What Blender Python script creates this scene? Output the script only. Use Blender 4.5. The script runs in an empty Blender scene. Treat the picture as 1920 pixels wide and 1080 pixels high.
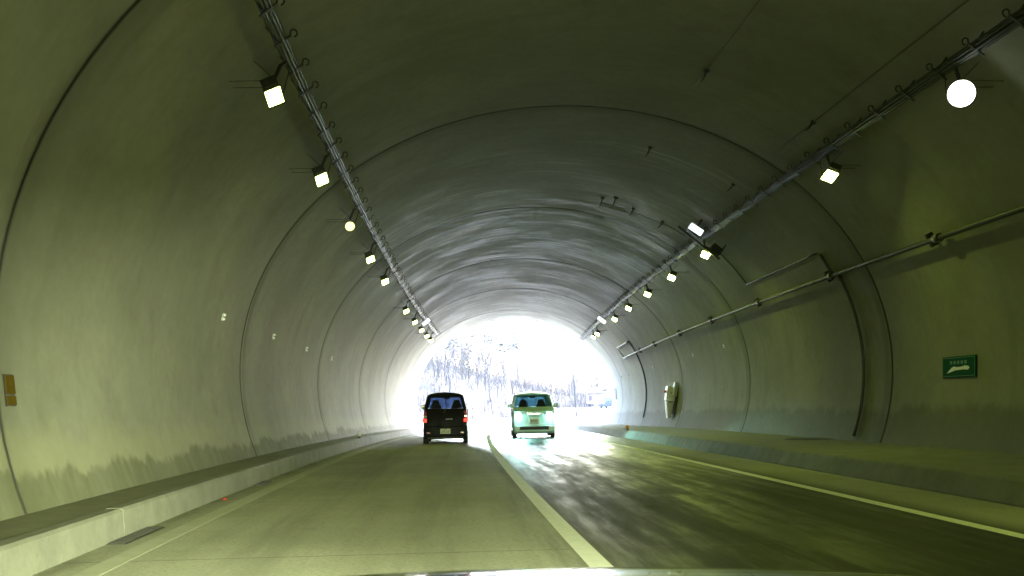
import bpy, bmesh, math, random
from mathutils import Matrix, Vector
sc = bpy.context.scene
R_ = math.radians
rnd = random.Random(7)

# ------------------------------------------------------------------ camera, sky, sun, exposure
CAM_H = 1.17
def cam_matrix(yaw, pitch, roll):
    y, p, r = R_(yaw), R_(pitch), R_(roll)
    f = Vector((math.sin(y)*math.cos(p), math.cos(y)*math.cos(p), math.sin(p)))
    rt = f.cross(Vector((0, 0, 1))).normalized(); up = rt.cross(f)
    r2 = rt*math.cos(r) + up*math.sin(r); u2 = -rt*math.sin(r) + up*math.cos(r)
    m = Matrix.Identity(4)
    for i in range(3):
        m[i][0] = r2[i]; m[i][1] = u2[i]; m[i][2] = -f[i]
    m[2][3] = CAM_H
    return m
cd = bpy.data.cameras.new('camera'); cam = bpy.data.objects.new('camera', cd)
sc.collection.objects.link(cam); sc.camera = cam
cam.matrix_world = cam_matrix(4.4364, 6.1707, -1.0462)
cd.sensor_width = 36.0; cd.lens = 1951.9/1920*36.0; cd.clip_start = 0.05; cd.clip_end = 3000

SUN_EL, SUN_AZ = 38.0, 30.0          # overcast: broad, weak sun, ahead and to the right
w = bpy.data.worlds.new('World'); sc.world = w; w.use_nodes = True
nt = w.node_tree; bg = nt.nodes['Background']
sky = nt.nodes.new('ShaderNodeTexSky'); sky.sky_type = 'NISHITA'; sky.sun_disc = False
sky.sun_elevation = R_(SUN_EL); sky.sun_rotation = R_(SUN_AZ)
sky.air_density = 1.0; sky.dust_density = 1.2; sky.ozone_density = 1.0
nt.links.new(sky.outputs[0], bg.inputs[0]); bg.inputs[1].default_value = 0.15
sd = bpy.data.lights.new('sun', 'SUN'); sd.energy = 1.5; sd.angle = R_(14); sd.color = (1.0, .97, .92)
so = bpy.data.objects.new('sun', sd); sc.collection.objects.link(so)
dv = Vector((math.sin(R_(SUN_AZ))*math.cos(R_(SUN_EL)), math.cos(R_(SUN_AZ))*math.cos(R_(SUN_EL)), math.sin(R_(SUN_EL))))
so.rotation_euler = dv.to_track_quat('Z', 'Y').to_euler()
vs = sc.view_settings
vs.view_transform = 'Standard'; vs.look = 'None'; vs.gamma = 1.0; vs.use_curve_mapping = False
vs.exposure = 5.0
cy = sc.cycles
cy.use_denoising = True; cy.max_bounces = 8; cy.diffuse_bounces = 5; cy.glossy_bounces = 4
cy.transparent_max_bounces = 12; cy.sample_clamp_indirect = 6.0; cy.sample_clamp_direct = 0.0
cy.caustics_reflective = False; cy.caustics_refractive = False
OWN_BEAM = 300.0
LAMP_COL = (0.78, 1.0, 0.15); LAMP_E = 8.7

# ------------------------------------------------------------------ the tunnel's own coordinates
RAD, S0, RAD2 = 825.0, 92.0, 60.0
CX, CZ, RW, RH = 2.4817, 1.9351, 6.4661, 5.2278      # lining profile (half ellipse)
S_IN, S_OUT, JOINT0, JL = -85.0, 68.5, 20.51, 10.5
KH = 0.262
def zg(s):
    k = -0.000328
    if s <= 0: return 0.0
    if s <= 50: return k*s*s/2
    z50, g50 = k*1250, k*50
    t = s-50
    if t <= 60: return z50+g50*t+0.0002*t*t
    return z50+g50*60+0.0002*3600+(g50+0.024)*(t-60)
def base(s):
    if s <= S0:
        return RAD-RAD*math.cos(s/RAD), RAD*math.sin(s/RAD), s/RAD
    x0, y0, t0 = base(S0); t1 = t0+(s-S0)/RAD2
    return x0+RAD2*(math.cos(t0)-math.cos(t1)), y0+RAD2*(math.sin(t1)-math.sin(t0)), t1
def W(s, u, z):
    x, y, t = base(s)
    return Vector((x+u*math.cos(t), y-u*math.sin(t), z+zg(s)))
def frame(s, u, z, rz=0.0):
    t = base(s)[2]
    return Matrix.Translation(W(s, u, z)) @ Matrix.Rotation(-t+rz, 4, 'Z')
def prof(a, off=0.0):
    return CX+(RW-off)*math.sin(a), CZ+(RH-off)*math.cos(a)
def wall_frame(s, a_deg, off=0.0):
    """X along the wall to the viewer's right, Y up the wall, Z into the tunnel."""
    a = R_(a_deg); u, z = prof(a, off); t = base(s)[2]
    right = Vector((math.cos(t), -math.sin(t), 0)); fwd = Vector((math.sin(t), math.cos(t), 0)); up = Vector((0, 0, 1))
    n = (right*(-RH*math.sin(a)) + up*(-RW*math.cos(a))).normalized()
    X = fwd if a < 0 else -fwd
    Y = n.cross(X)
    m = Matrix.Identity(4)
    for i in range(3):
        m[i][0] = X[i]; m[i][1] = Y[i]; m[i][2] = n[i]
    m.translation = W(s, u, z)
    return m

# ------------------------------------------------------------------ helpers
COL = sc.collection
def tag(o, label=None, cat=None, group=None, kind=None):
    if label: o['label'] = label
    if cat: o['category'] = cat
    if group: o['group'] = group
    if kind: o['kind'] = kind
    return o
def empty(name, m=None):
    o = bpy.data.objects.new(name, None); COL.objects.link(o)
    if m is not None: o.matrix_world = m
    o.empty_display_size = .2
    return o
def put(o, parent=None, m=None):
    COL.objects.link(o)
    if parent is not None: o.parent = parent
    if m is not None: o.matrix_basis = m
    return o
class MB:
    def __init__(s): s.v = []; s.f = []; s.sm = []
    def box(s, x0, x1, y0, y1, z0, z1, m=None, taper=None):
        b = len(s.v); c = []
        for z in (z0, z1):
            for x, y in ((x0, y0), (x1, y0), (x1, y1), (x0, y1)):
                if taper and z == z1:
                    mx, my = (x0+x1)/2, (y0+y1)/2
                    x, y = mx+(x-mx)*taper[0], my+(y-my)*taper[1]
                c.append(Vector((x, y, z)))
        s.v += [m @ p if m else p for p in c]
        s.f += [(b, b+3, b+2, b+1), (b+4, b+5, b+6, b+7), (b, b+1, b+5, b+4), (b+1, b+2, b+6, b+5), (b+2, b+3, b+7, b+6), (b+3, b, b+4, b+7)]
        s.sm += [0]*6; return s
    def hexa(s, pts):        # 8 corners: bottom ring 4, top ring 4
        b = len(s.v); s.v += [Vector(p) for p in pts]
        s.f += [(b, b+3, b+2, b+1), (b+4, b+5, b+6, b+7), (b, b+1, b+5, b+4), (b+1, b+2, b+6, b+5), (b+2, b+3, b+7, b+6), (b+3, b, b+4, b+7)]
        s.sm += [0]*6; return s
    def tube(s, pts, r, n=8, cap=True, smooth=1, closed=False):
        pts = [Vector(p) for p in pts]; b = len(s.v); k = len(pts)
        rs = r if isinstance(r, (list, tuple)) else [r]*k
        ref = None
        for i, p in enumerate(pts):
            if closed: d = pts[(i+1) % k]-pts[i-1]
            else: d = (pts[min(i+1, k-1)]-pts[max(i-1, 0)])
            if d.length < 1e-9: d = Vector((0, 0, 1))
            d.normalize()
            if ref is None:
                ref = Vector((0, 0, 1)) if abs(d.z) < .9 else Vector((1, 0, 0))
            x = d.cross(ref).normalized(); y = x.cross(d); ref = y
            for j in range(n):
                t = 2*math.pi*j/n
                s.v.append(p+(x*math.cos(t)+y*math.sin(t))*rs[i])
        for i in range(k if closed else k-1):
            for j in range(n):
                a = b+i*n; c = b+((i+1) % k)*n
                s.f.append((a+j, c+j, c+(j+1) % n, a+(j+1) % n)); s.sm.append(smooth)
        if cap and not closed:
            s.f.append(tuple(b+j for j in range(n))); s.f.append(tuple(b+(k-1)*n+j for j in reversed(range(n)))); s.sm += [0, 0]
        return s
    def lathe(s, prof_, n=20, axis='Z', m=None, smooth=1):     # prof: (r, h)
        b = len(s.v)
        for r, h in prof_:
            for j in range(n):
                t = 2*math.pi*j/n; c, d = r*math.cos(t), r*math.sin(t)
                p = Vector((c, d, h)) if axis == 'Z' else (Vector((h, c, d)) if axis == 'X' else Vector((d, h, c)))
                s.v.append(m @ p if m else p)
        for i in range(len(prof_)-1):
            for j in range(n):
                s.f.append((b+i*n+j, b+i*n+(j+1) % n, b+(i+1)*n+(j+1) % n, b+(i+1)*n+j)); s.sm.append(smooth)
        s.f.append(tuple(b+j for j in reversed(range(n)))); s.f.append(tuple(b+(len(prof_)-1)*n+j for j in range(n))); s.sm += [0, 0]
        return s
    def prism(s, poly, x0, x1, m=None, xs=None):       # poly in (y,z), extruded along x
        b = len(s.v); n = len(poly)
        for x in (x0, x1):
            for y, z in poly:
                p = Vector((x, y, z)); s.v.append(m @ p if m else p)
        s.f.append(tuple(b+i for i in reversed(range(n)))); s.f.append(tuple(b+n+i for i in range(n)))
        for i in range(n): s.f.append((b+i, b+(i+1) % n, b+n+(i+1) % n, b+n+i))
        s.sm += [0]*(n+2); return s
    def face(s, pts, smooth=0):
        b = len(s.v); s.v += [Vector(p) for p in pts]; s.f.append(tuple(range(b, b+len(pts)))); s.sm.append(smooth); return s
    def grid(s, P, smooth=1):        # P[i][j]
        b = len(s.v); n = len(P[0])
        for row in P: s.v += [Vector(p) for p in row]
        for i in range(len(P)-1):
            for j in range(n-1):
                s.f.append((b+i*n+j, b+i*n+j+1, b+(i+1)*n+j+1, b+(i+1)*n+j)); s.sm.append(smooth)
        return s
    def mesh(s, name, mat=None, fix=True):
        me = bpy.data.meshes.new(name)
        me.from_pydata([tuple(p) for p in s.v], [], s.f)
        for p, q in zip(me.polygons, s.sm): p.use_smooth = bool(q)
        if fix:
            bm = bmesh.new(); bm.from_mesh(me); bmesh.ops.recalc_face_normals(bm, faces=bm.faces); bm.to_mesh(me); bm.free()
        if mat: me.materials.append(mat)
        return me
    def build(s, name, mat, parent=None, m=None, bevel=0, seg=2, fix=True):
        o = bpy.data.objects.new(name, s.mesh(name, mat, fix)); put(o, parent, m)
        if bevel:
            b = o.modifiers.new('bevel', 'BEVEL'); b.width = bevel; b.segments = seg; b.limit_method = 'ANGLE'; b.angle_limit = R_(35)
            for p in o.data.polygons: p.use_smooth = True
            wn = o.modifiers.new('wn', 'WEIGHTED_NORMAL'); wn.keep_sharp = False
        return o
def sweep(profile, slist, closed=True, caps=True):
    """profile: (u,z) points swept along the road; returns MB and uv data (s, u) and (arc, z) by vertex."""
    mb = MB(); n = len(profile); arc = [0.0]
    for i in range(1, n): arc.append(arc[-1]+math.dist(profile[i], profile[i-1]))
    uv = []
    for s in slist:
        for i, (u, z) in enumerate(profile):
            mb.v.append(W(s, u, z)); uv.append((s, u, arc[i], z))
    for k in range(len(slist)-1):
        for i in range(n if closed else n-1):
            a, b = k*n+i, k*n+(i+1) % n
            mb.f.append((a, b, b+n, a+n)); mb.sm.append(0)
    if caps and closed:
        e = (len(slist)-1)*n
        mb.f.append(tuple(reversed(range(n)))); mb.f.append(tuple(e+i for i in range(n))); mb.sm += [0, 0]
    return mb, uv
def sweep_obj(name, profile, slist, mat, parent=None, closed=True, smooth=False, kind=None, fix=True):
    mb, uv = sweep(profile, slist, closed)
    if smooth: mb.sm = [1]*len(mb.sm)
    me = mb.mesh(name, mat, fix)
    l1 = me.uv_layers.new(name='SU'); l2 = me.uv_layers.new(name='AZ')
    for lp in me.loops:
        s, u, a, z = uv[lp.vertex_index]
        l1.data[lp.index].uv = (s, u); l2.data[lp.index].uv = (a, z)
    o = bpy.data.objects.new(name, me); put(o, parent)
    if kind: o['kind'] = kind
    return o
def frange(a, b, step):
    n = max(1, int(round((b-a)/step))); return [a+(b-a)*i/n for i in range(n+1)]

# ------------------------------------------------------------------ materials
def new_mat(name):
    m = bpy.data.materials.new(name); m.use_nodes = True
    return m, m.node_tree, m.node_tree.nodes['Principled BSDF']
class NG:
    def __init__(s, nt): s.nt = nt
    def n(s, t, **k):
        x = s.nt.nodes.new('ShaderNode'+t)
        for a, b in k.items(): setattr(x, a, b)
        return x
    def l(s, a, b): s.nt.links.new(a, b)
    def val(s, inp, v):
        if hasattr(v, 'is_output') or hasattr(v, 'links'): s.l(v, inp)
        else: inp.default_value = v
    def math(s, op, a, b=None, c=None, clamp=False):
        x = s.n('Math', operation=op, use_clamp=clamp); s.val(x.inputs[0], a)
        if b is not None: s.val(x.inputs[1], b)
        if c is not None: s.val(x.inputs[2], c)
        return x.outputs[0]
    def step(s, v, lo, hi, a=0.0, b=1.0):
        x = s.n('MapRange', interpolation_type='SMOOTHSTEP'); s.val(x.inputs[0], v)
        x.inputs[1].default_value = lo; x.inputs[2].default_value = hi; x.inputs[3].default_value = a; x.inputs[4].default_value = b
        return x.outputs[0]
    def vec(s, x, y, z=0.0):
        c = s.n('CombineXYZ'); s.val(c.inputs[0], x); s.val(c.inputs[1], y); s.val(c.inputs[2], z); return c.outputs[0]
    def noise(s, v, scale, detail=4, rough=.55):
        x = s.n('TexNoise'); s.l(v, x.inputs['Vector']); x.inputs['Scale'].default_value = scale
        x.inputs['Detail'].default_value = detail; x.inputs['Roughness'].default_value = rough; return x.outputs['Fac']
    def mix(s, fac, a, b, mode='MIX'):
        x = s.n('Mix', data_type='RGBA', blend_type=mode); s.val(x.inputs[0], fac)
        for inp, v in ((x.inputs[6], a), (x.inputs[7], b)):
            if isinstance(v, tuple): inp.default_value = (*v, 1) if len(v) == 3 else v
            else: s.l(v, inp)
        return x.outputs[2]
    def bump(s, h, strength, dist, bsdf):
        x = s.n('Bump'); x.inputs['Strength'].default_value = strength; x.inputs['Distance'].default_value = dist
        s.l(h, x.inputs['Height']); s.l(x.outputs[0], bsdf.inputs['Normal'])
    def su(s):
        a = s.n('UVMap', uv_map='SU'); x = s.n('SeparateXYZ'); s.l(a.outputs[0], x.inputs[0])
        b = s.n('UVMap', uv_map='AZ'); y = s.n('SeparateXYZ'); s.l(b.outputs[0], y.inputs[0])
        return x.outputs[0], x.outputs[1], y.outputs[0], y.outputs[1]
def plain(name, col, rough=.6, metal=0.0, var=.12, scale=6.0, bump=0.0, spec=.5, coat=0.0):
    m, nt, b = new_mat(name); g = NG(nt)
    tc = g.n('TexCoord'); f = g.noise(tc.outputs['Object'], scale, 5)
    d = tuple(c*(1-var) for c in col); e = tuple(min(1, c*(1+var)) for c in col)
    g.l(g.mix(f, d, e), b.inputs['Base Color'])
    b.inputs['Metallic'].default_value = metal; b.inputs['Specular IOR Level'].default_value = spec
    b.inputs['Coat Weight'].default_value = coat; b.inputs['Coat Roughness'].default_value = .06
    g.l(g.step(f, .3, .7, max(.02, rough-.06), min(1, rough+.08)), b.inputs['Roughness'])
    if bump: g.bump(g.noise(tc.outputs['Object'], scale*8, 3), bump, .01, b)
    return m
def emit(name, col, e, base=(.8, .8, .8)):
    m, nt, b = new_mat(name)
    b.inputs['Base Color'].default_value = (*base, 1); b.inputs['Emission Color'].default_value = (*col, 1); b.inputs['Emission Strength'].default_value = e
    g = NG(nt); tc = g.n('TexCoord'); f = g.noise(tc.outputs['Object'], 9, 2)
    g.l(g.step(f, .2, .8, .3, .4), b.inputs['Roughness'])
    return m
def glass(name, tint=(.55, .66, .72), refl=.12):
    m = bpy.data.materials.new(name); m.use_nodes = True; nt = m.node_tree; nt.nodes.clear(); g = NG(nt)
    out = g.n('OutputMaterial'); tr = g.n('BsdfTransparent'); gl = g.n('BsdfGlossy'); mx = g.n('MixShader'); fr = g.n('Fresnel')
    tc = g.n('TexCoord'); f = g.noise(tc.outputs['Object'], 3, 3)
    tr.inputs[0].default_value = (*tint, 1); gl.inputs['Roughness'].default_value = .03; fr.inputs[0].default_value = 1.45
    g.l(g.math('ADD', g.math('MULTIPLY', f, .04), fr.outputs[0], clamp=True), mx.inputs[0])
    g.l(tr.outputs[0], mx.inputs[1]); g.l(gl.outputs[0], mx.inputs[2]); g.l(mx.outputs[0], out.inputs[0])
    return m
def lining_mat():
    m, nt, b = new_mat('lining concrete'); g = NG(nt)
    s, u, a, z = g.su()
    v = g.vec(s, a, 0)
    big = g.noise(v, .45, 6, .6)
    fine = g.noise(v, 5.0, 5, .7)
    streak = g.noise(g.vec(g.math('MULTIPLY', s, 1.7), g.math('MULTIPLY', a, .16), 3.1), 1.0, 5, .6)
    streak2 = g.noise(g.vec(g.math('MULTIPLY', s, 4.2), g.math('MULTIPLY', a, .30), 8.1), 1.0, 4, .6)
    c = g.mix(g.step(big, .3, .7), (.235, .235, .205), (.31, .305, .27))
    c = g.mix(g.step(fine, .3, .75, 0, .25), c, (.19, .195, .165))
    blot = g.noise(g.vec(g.math('MULTIPLY', s, 1.0), g.math('MULTIPLY', a, .75), 12.0), 1.15, 7, .7)
    c = g.mix(g.step(blot, .50, .72, 0, .40), c, (.155, .155, .13))
    c = g.mix(g.step(blot, .28, .46, .32, 0), c, (.31, .305, .26))
    c = g.mix(g.step(streak, .5, .72, 0, .34), c, (.18, .18, .155))
    # water has leaked at the joints: dark bands on the far side of each joint, pale limescale and painted daylight sheen beyond
    jt = g.math('FRACT', g.math('DIVIDE', g.math('SUBTRACT', s, JOINT0), JL))
    jn = g.math('ADD', jt, g.math('MULTIPLY', g.math('SUBTRACT', streak, .5), .10))
    band = g.math('MULTIPLY', g.step(jn, -.004, .004), g.step(jn, .006, .06, 1, 0))
    band2 = g.step(jn, .985, .998)
    dk = g.math('MAXIMUM', g.math('MULTIPLY', band, .62), g.math('MULTIPLY', band2, .45))
    jl = g.math('MULTIPLY', g.step(g.math('ABSOLUTE', g.math('SUBTRACT', g.math('ABSOLUTE', g.math('SUBTRACT', jt, .5)), .5)), .0026, .0070, 1, 0), g.step(blot, .3, .6, .6, .95))
    c = g.mix(jl, c, (.05, .05, .042))
    c = g.mix(g.math('MULTIPLY', dk, g.step(big, .25, .6, .5, 1)), c, (.10, .10, .085))
    crown = g.step(g.math('ABSOLUTE', a), 4.5, 7.0, 1, 0)
    lime_sheen = g.math('MULTIPLY', g.step(streak2, .54, .70), g.math('MULTIPLY', g.step(s, 20.6, 24), g.step(big, .42, .62)))
    c = g.mix(g.math('MULTIPLY', g.math('MULTIPLY', lime_sheen, crown), .85), c, (.50, .50, .48))  # pale streaks also stand in for daylight sheen on the crown
    dks = g.math('MULTIPLY', g.step(streak2, .30, .42, 1, 0), g.step(s, 15, 26))
    c = g.mix(g.math('MULTIPLY', g.math('MULTIPLY', dks, g.math('MULTIPLY_ADD', crown, .7, .3)), .15), c, (.12, .12, .105))
    # splash dirt along the foot of the walls with a ragged top edge
    rag = g.noise(g.vec(g.math('MULTIPLY', s, 1.0), g.math('MULTIPLY', z, .7), 5.5), 1.0, 4, .7)
    rag2 = g.noise(g.vec(g.math('MULTIPLY', s, 4.0), g.math('MULTIPLY', z, .8), 2.5), 1.0, 4, .65)
    edge = g.math('ADD', g.math('MULTIPLY', rag, .70), g.math('MULTIPLY', rag2, .07))
    edge = g.math('SUBTRACT', edge, g.math('MULTIPLY', g.step(s, 8, 24), .05))
    left = g.step(u, 1.5, 3.5, 1, 0)
    stL = g.math('MULTIPLY', left, g.step(g.math('SUBTRACT', z, g.math('ADD', edge, .215)), -.085, .035, 1, 0))
    c = g.mix(g.math('MULTIPLY', stL, g.step(rag2, .3, .7, .5, .85)), c, (.115, .12, .06))
    pale = g.math('MULTIPLY', left, g.step(g.math('SUBTRACT', z, g.math('ADD', edge, .47)), -.12, .25, 1, 0))
    c = g.mix(g.math('MULTIPLY', g.math('SUBTRACT', pale, stL, clamp=True), .35), c, (.38, .37, .23))
    stR = g.math('MULTIPLY', g.math('SUBTRACT', 1, left), g.step(g.math('SUBTRACT', z, g.math('ADD', edge, .60)), -.10, .12, 1, 0))
    c = g.mix(g.math('MULTIPLY', stR, .55), c, (.085, .08, .06))
    g.l(c, b.inputs['Base Color'])
    damp = g.math('MULTIPLY', g.step(s, 19, 34), g.step(g.math('ADD', g.math('MULTIPLY', streak2, .6), g.math('MULTIPLY', big, .4)), .40, .60))
    g.l(g.math('SUBTRACT', g.step(fine, .2, .8, .72, .92), g.math('MULTIPLY', g.math('MULTIPLY', damp, crown), .30)), b.inputs['Roughness'])
    b.inputs['Specular IOR Level'].default_value = .5
    hgt = g.math('ADD', g.math('MULTIPLY', fine, .25), g.math('ADD', g.math('MULTIPLY', big, .5), g.math('MULTIPLY', streak2, .15)))
    g.bump(hgt, .3, .025, b)
    return m
def road_mat():
    m, nt, b = new_mat('road concrete, half wet'); g = NG(nt)
    s, u, a, z = g.su(); v = g.vec(s, u, 0)
    big = g.noise(v, .5, 5, .6); fine = g.noise(v, 26, 5, .8)
    st = g.noise(g.vec(g.math('MULTIPLY', s, .18), g.math('MULTIPLY', u, 3.2), 4.4), 1.0, 5, .65)
    st2 = g.noise(g.vec(g.math('MULTIPLY', s, 1.1), g.math('MULTIPLY', u, 4.0), 9.4), 1.0, 6, .7)
    uw = g.math('ADD', u, g.math('MULTIPLY', g.math('SUBTRACT', st, .5), .9))
    uw = g.math('ADD', uw, g.step(s, 22, 62, 0, 4.6))
    wet = g.step(uw, .75, 1.55)
    dry_edge = g.math('MULTIPLY', g.step(u, 4.7, 5.3), g.step(s, 28, 45, .8, 0))
    wet = g.math('MULTIPLY', wet, g.math('SUBTRACT', 1, dry_edge))
    c = g.mix(g.step(big, .3, .7), (.40, .395, .34), (.51, .50, .44))
    c = g.mix(g.step(st, .35, .75, 0, .5), c, (.31, .305, .25))
    grit = g.noise(v, 70, 3, .8)
    c = g.mix(g.step(fine, .42, .66, 0, .5), c, (.20, .20, .165))
    c = g.mix(g.step(grit, .5, .7, 0, .4), c, (.56, .55, .48))
    trk = g.math('MULTIPLY', g.math('MAXIMUM', g.step(g.math('ABSOLUTE', g.math('ADD', u, 1.45)), .15, .45, 1, 0), g.step(g.math('ABSOLUTE', g.math('SUBTRACT', u, .05)), .15, .45, 1, 0)), g.step(st, .3, .65, .15, .45))
    c = g.mix(trk, c, (.25, .248, .215))
    mott = g.noise(v, 2.2, 6, .7)
    c = g.mix(g.step(mott, .52, .75, 0, .35), c, (.24, .235, .19))
    wc = g.mix(g.step(st2, .3, .7), (.036, .038, .034), (.062, .063, .054))
    c = g.mix(wet, c, wc)
    # pale dusty gutter next to the left kerb, grime at the kerb foot
    gut = g.math('MULTIPLY', g.step(u, -2.9, -2.55, 1, 0), g.step(st2, .35, .65, .2, .7))
    c = g.mix(gut, c, (.17, .17, .13))
    # sawn contraction joints of the concrete slabs
    jf = g.math('FRACT', g.math('DIVIDE', g.math('SUBTRACT', s, 16.4), 8.0))
    j = g.math('MULTIPLY', g.step(g.math('ABSOLUTE', g.math('SUBTRACT', jf, .5)), .4975, .499), .5)
    c = g.mix(j, c, (.10, .10, .085))
    g.l(c, b.inputs['Base Color'])
    rw = g.step(g.math('ADD', g.math('MULTIPLY', st2, .35), g.math('MULTIPLY', st, .65)), .35, .65, .20, .40)
    rw = g.math('ADD', rw, g.math('MULTIPLY', g.step(s, 10, 36, .32, 0.0), g.step(g.math('ADD', g.math('MULTIPLY', st2, .5), g.math('MULTIPLY', st, .5)), .38, .58, .58, 1.0)))
    rr = g.n('Mix'); g.l(wet, rr.inputs[0]); rr.inputs[2].default_value = .86; g.l(rw, rr.inputs[3])
    g.l(rr.outputs[0], b.inputs['Roughness']); g.l(g.step(s, 8, 34, .05, .07), b.inputs['Specular IOR Level'])
    g.bump(g.math('ADD', g.math('MULTIPLY', fine, .5), g.math('MULTIPLY', st2, .25)), .2, .010, b)
    return m
def kerb_mat(name, lo, hi):
    m, nt, b = new_mat(name); g = NG(nt)
    tc = g.n('TexCoord'); oi = g.n('ObjectInfo')
    f = g.noise(tc.outputs['Object'], 2.3, 6, .65); f2 = g.noise(tc.outputs['Object'], 18, 4, .7)
    c = g.mix(g.step(f, .3, .7), lo, hi)
    c = g.mix(g.step(f2, .45, .8, 0, .4), c, tuple(x*.6 for x in lo))
    c = g.mix(g.math('MULTIPLY', oi.outputs['Random'], .3), c, tuple(x*.7 for x in lo))
    g.l(c, b.inputs['Base Color']); b.inputs['Roughness'].default_value = .8
    g.bump(f2, .3, .01, b)
    return m
M = {}
M['lining'] = lining_mat(); M['road'] = road_mat()
M['kerb'] = kerb_mat('kerb concrete', (.21, .21, .19), (.29, .285, .26))
M['kerb_dirty'] = kerb_mat('kerb concrete dirty', (.15, .15, .12), (.23, .23, .19))  # darker tone paints the van beam's cut-off onto older, dirtier blocks
M['walk'] = kerb_mat('walkway concrete', (.17, .17, .12), (.25, .245, .18))
M['paint'] = plain('road paint', (.88, .87, .80), .75, 0, .22, 9, .3)
M['paint_old'] = plain('worn road paint', (.46, .455, .39), .8, 0, .25, 5, .3)
M['galv'] = plain('galvanised steel', (.03, .031, .032), .5, .2, .2, 7)
M['cable'] = plain('black cable sheath', (.02, .02, .022), .45, 0, .3, 20)
M['iron'] = plain('dark iron bracket', (.035, .033, .03), .6, .2, .3, 12)
M['housing'] = plain('lamp housing', (.10, .10, .10), .5, .4, .2, 8)
M['lamp'] = emit('lamp diffuser', LAMP_COL, LAMP_E)
M['lamp_left'] = emit('lamp diffuser, left row', LAMP_COL, LAMP_E*.24)
M['lamp_flood'] = emit('flood lamp lens', (.9, 1.0, .85), .18)  # lens of the lamp whose bloom is modelled as a disc
M['lamp_warm'] = emit('warm lamp lens', (1.0, .98, .30), .07)
M['lamp_bar'] = emit('white panel lamp', (.86, .95, 1.0), .07)
M['pipe'] = plain('grey painted pipe', (.055, .056, .058), .5, 0, .15, 4, 0, .25)
M['conduit'] = plain('conduit', (.10, .09, .085), .5, .3, .3, 6)
M['white'] = plain('white enamel', (.86, .87, .86), .4, 0, .05, 5)
M['grey'] = plain('grey enamel', (.45, .48, .48), .45, 0, .1, 5)
M['dark'] = plain('dark recess', (.02, .02, .02), .8, 0, .2, 5)
M['red'] = plain('red plastic', (.7, .03, .02), .4, 0, .1, 9)
M['orange'] = plain('orange reflector', (.9, .32, .02), .35, 0, .08, 9)
M['yellow'] = plain('yellow reflective plate', (.095, .062, .008), .95, 0, .35, 14, 0, .05)
M['black'] = plain('black plate', (.02, .02, .018), .5, 0, .2, 9)
M['green'] = plain('green sign face', (.002, .075, .048), .85, 0, .15, 7, 0, .08)
M['sign_white'] = plain('sign white', (.75, .80, .76), .5, 0, .12, 30)
M['sign_faint'] = plain('sign faded print', (.06, .22, .14), .5, 0, .3, 30)
M['reflector'] = plain('white reflector lens', (.94, .95, .94), .3, 0, .02, 9, 0, .8, .5)

# ------------------------------------------------------------------ ground, road, walkways
def hill(x, y):
    """height of the ground outside the tunnel"""
    z = zg(60)-.9
    # steep wooded slope on the left and ahead, lower on the right
    d = (y-104)+.55*(x+6)*(-1 if x < 40 else 0)*.9
    h = max(0.0, d)
    h = h*h/(h+10)*.6
    cap = max(2.6, 12.5-.34*max(0, x+10))
    h = cap*(1-math.exp(-h/max(cap, 2.0)))
    # low pale bank on the right of the road, just outside
    bank = 1.75*max(0, min(1, (x-11.3)/2.6))*max(0, min(1, (y-70)/5))
    nz = math.sin(x*.13+1.3)*math.cos(y*.11)*.5*min(1, h/3)
    return z+max(h, bank)+nz
def build_ground():
    xs = [-900, -500, -300, -200, -150]+[-110+4*i for i in range(50)]+[100, 130, 180, 260, 400, 600, 900]
    ys = [-900, -500, -250, -120, -40, 20, 50, 66]+[70+4*i for i in range(48)]+[280, 330, 400, 550, 900, 1500]
    mb = MB()
    mb.grid([[(x, y, hill(x, y) if y > 66 else zg(60)-.9) for x in xs] for y in ys])
    m, nt, b = new_mat('ground'); g = NG(nt); tc = g.n('TexCoord')
    f = g.noise(tc.outputs['Object'], .22, 6, .65); f2 = g.noise(tc.outputs['Object'], 3.0, 5, .7)
    sep = g.n('SeparateXYZ'); g.l(tc.outputs['Object'], sep.inputs[0])
    c = g.mix(g.step(f, .35, .65), (.026, .022, .024), (.040, .035, .037))
    c = g.mix(g.step(f2, .4, .7, 0, .6), c, (.05, .043, .047))
    snow = g.step(g.math('ADD', sep.outputs[1], g.math('MULTIPLY', f, 14.0)), 112, 118, 1, 0)
    c = g.mix(snow, c, (.60, .59, .57))
    g.l(c, b.inputs['Base Color']); b.inputs['Roughness'].default_value = .9
    g.bump(f2, .5, .1, b)
    tag(mb.build('ground', m, fix=False), kind='structure')
build_ground()
RS = frange(S_IN, 70, 2.0)+frange(72, 190, 3.0)
road = sweep_obj('road', [(-3.2, -.25), (6.6, -.25), (6.6, 0), (1.2, 0.0), (-3.2, 0)], RS, M['road'], kind='structure')
def strip(name, u0, u1, s0, s1, mat, z=.002):
    return sweep_obj(name, [(u0, -.002), (u1, -.002), (u1, z), (u0, z)], frange(s0, s1, 1.5), mat, road)
strip('centre_line', 1.06, 1.225, -40, 84, M['paint'])
strip('edge_line', 4.69, 4.84, -40, 150, M['paint'])
strip('edge_line', -2.60, -2.40, -40, 150, M['paint_old'])

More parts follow.
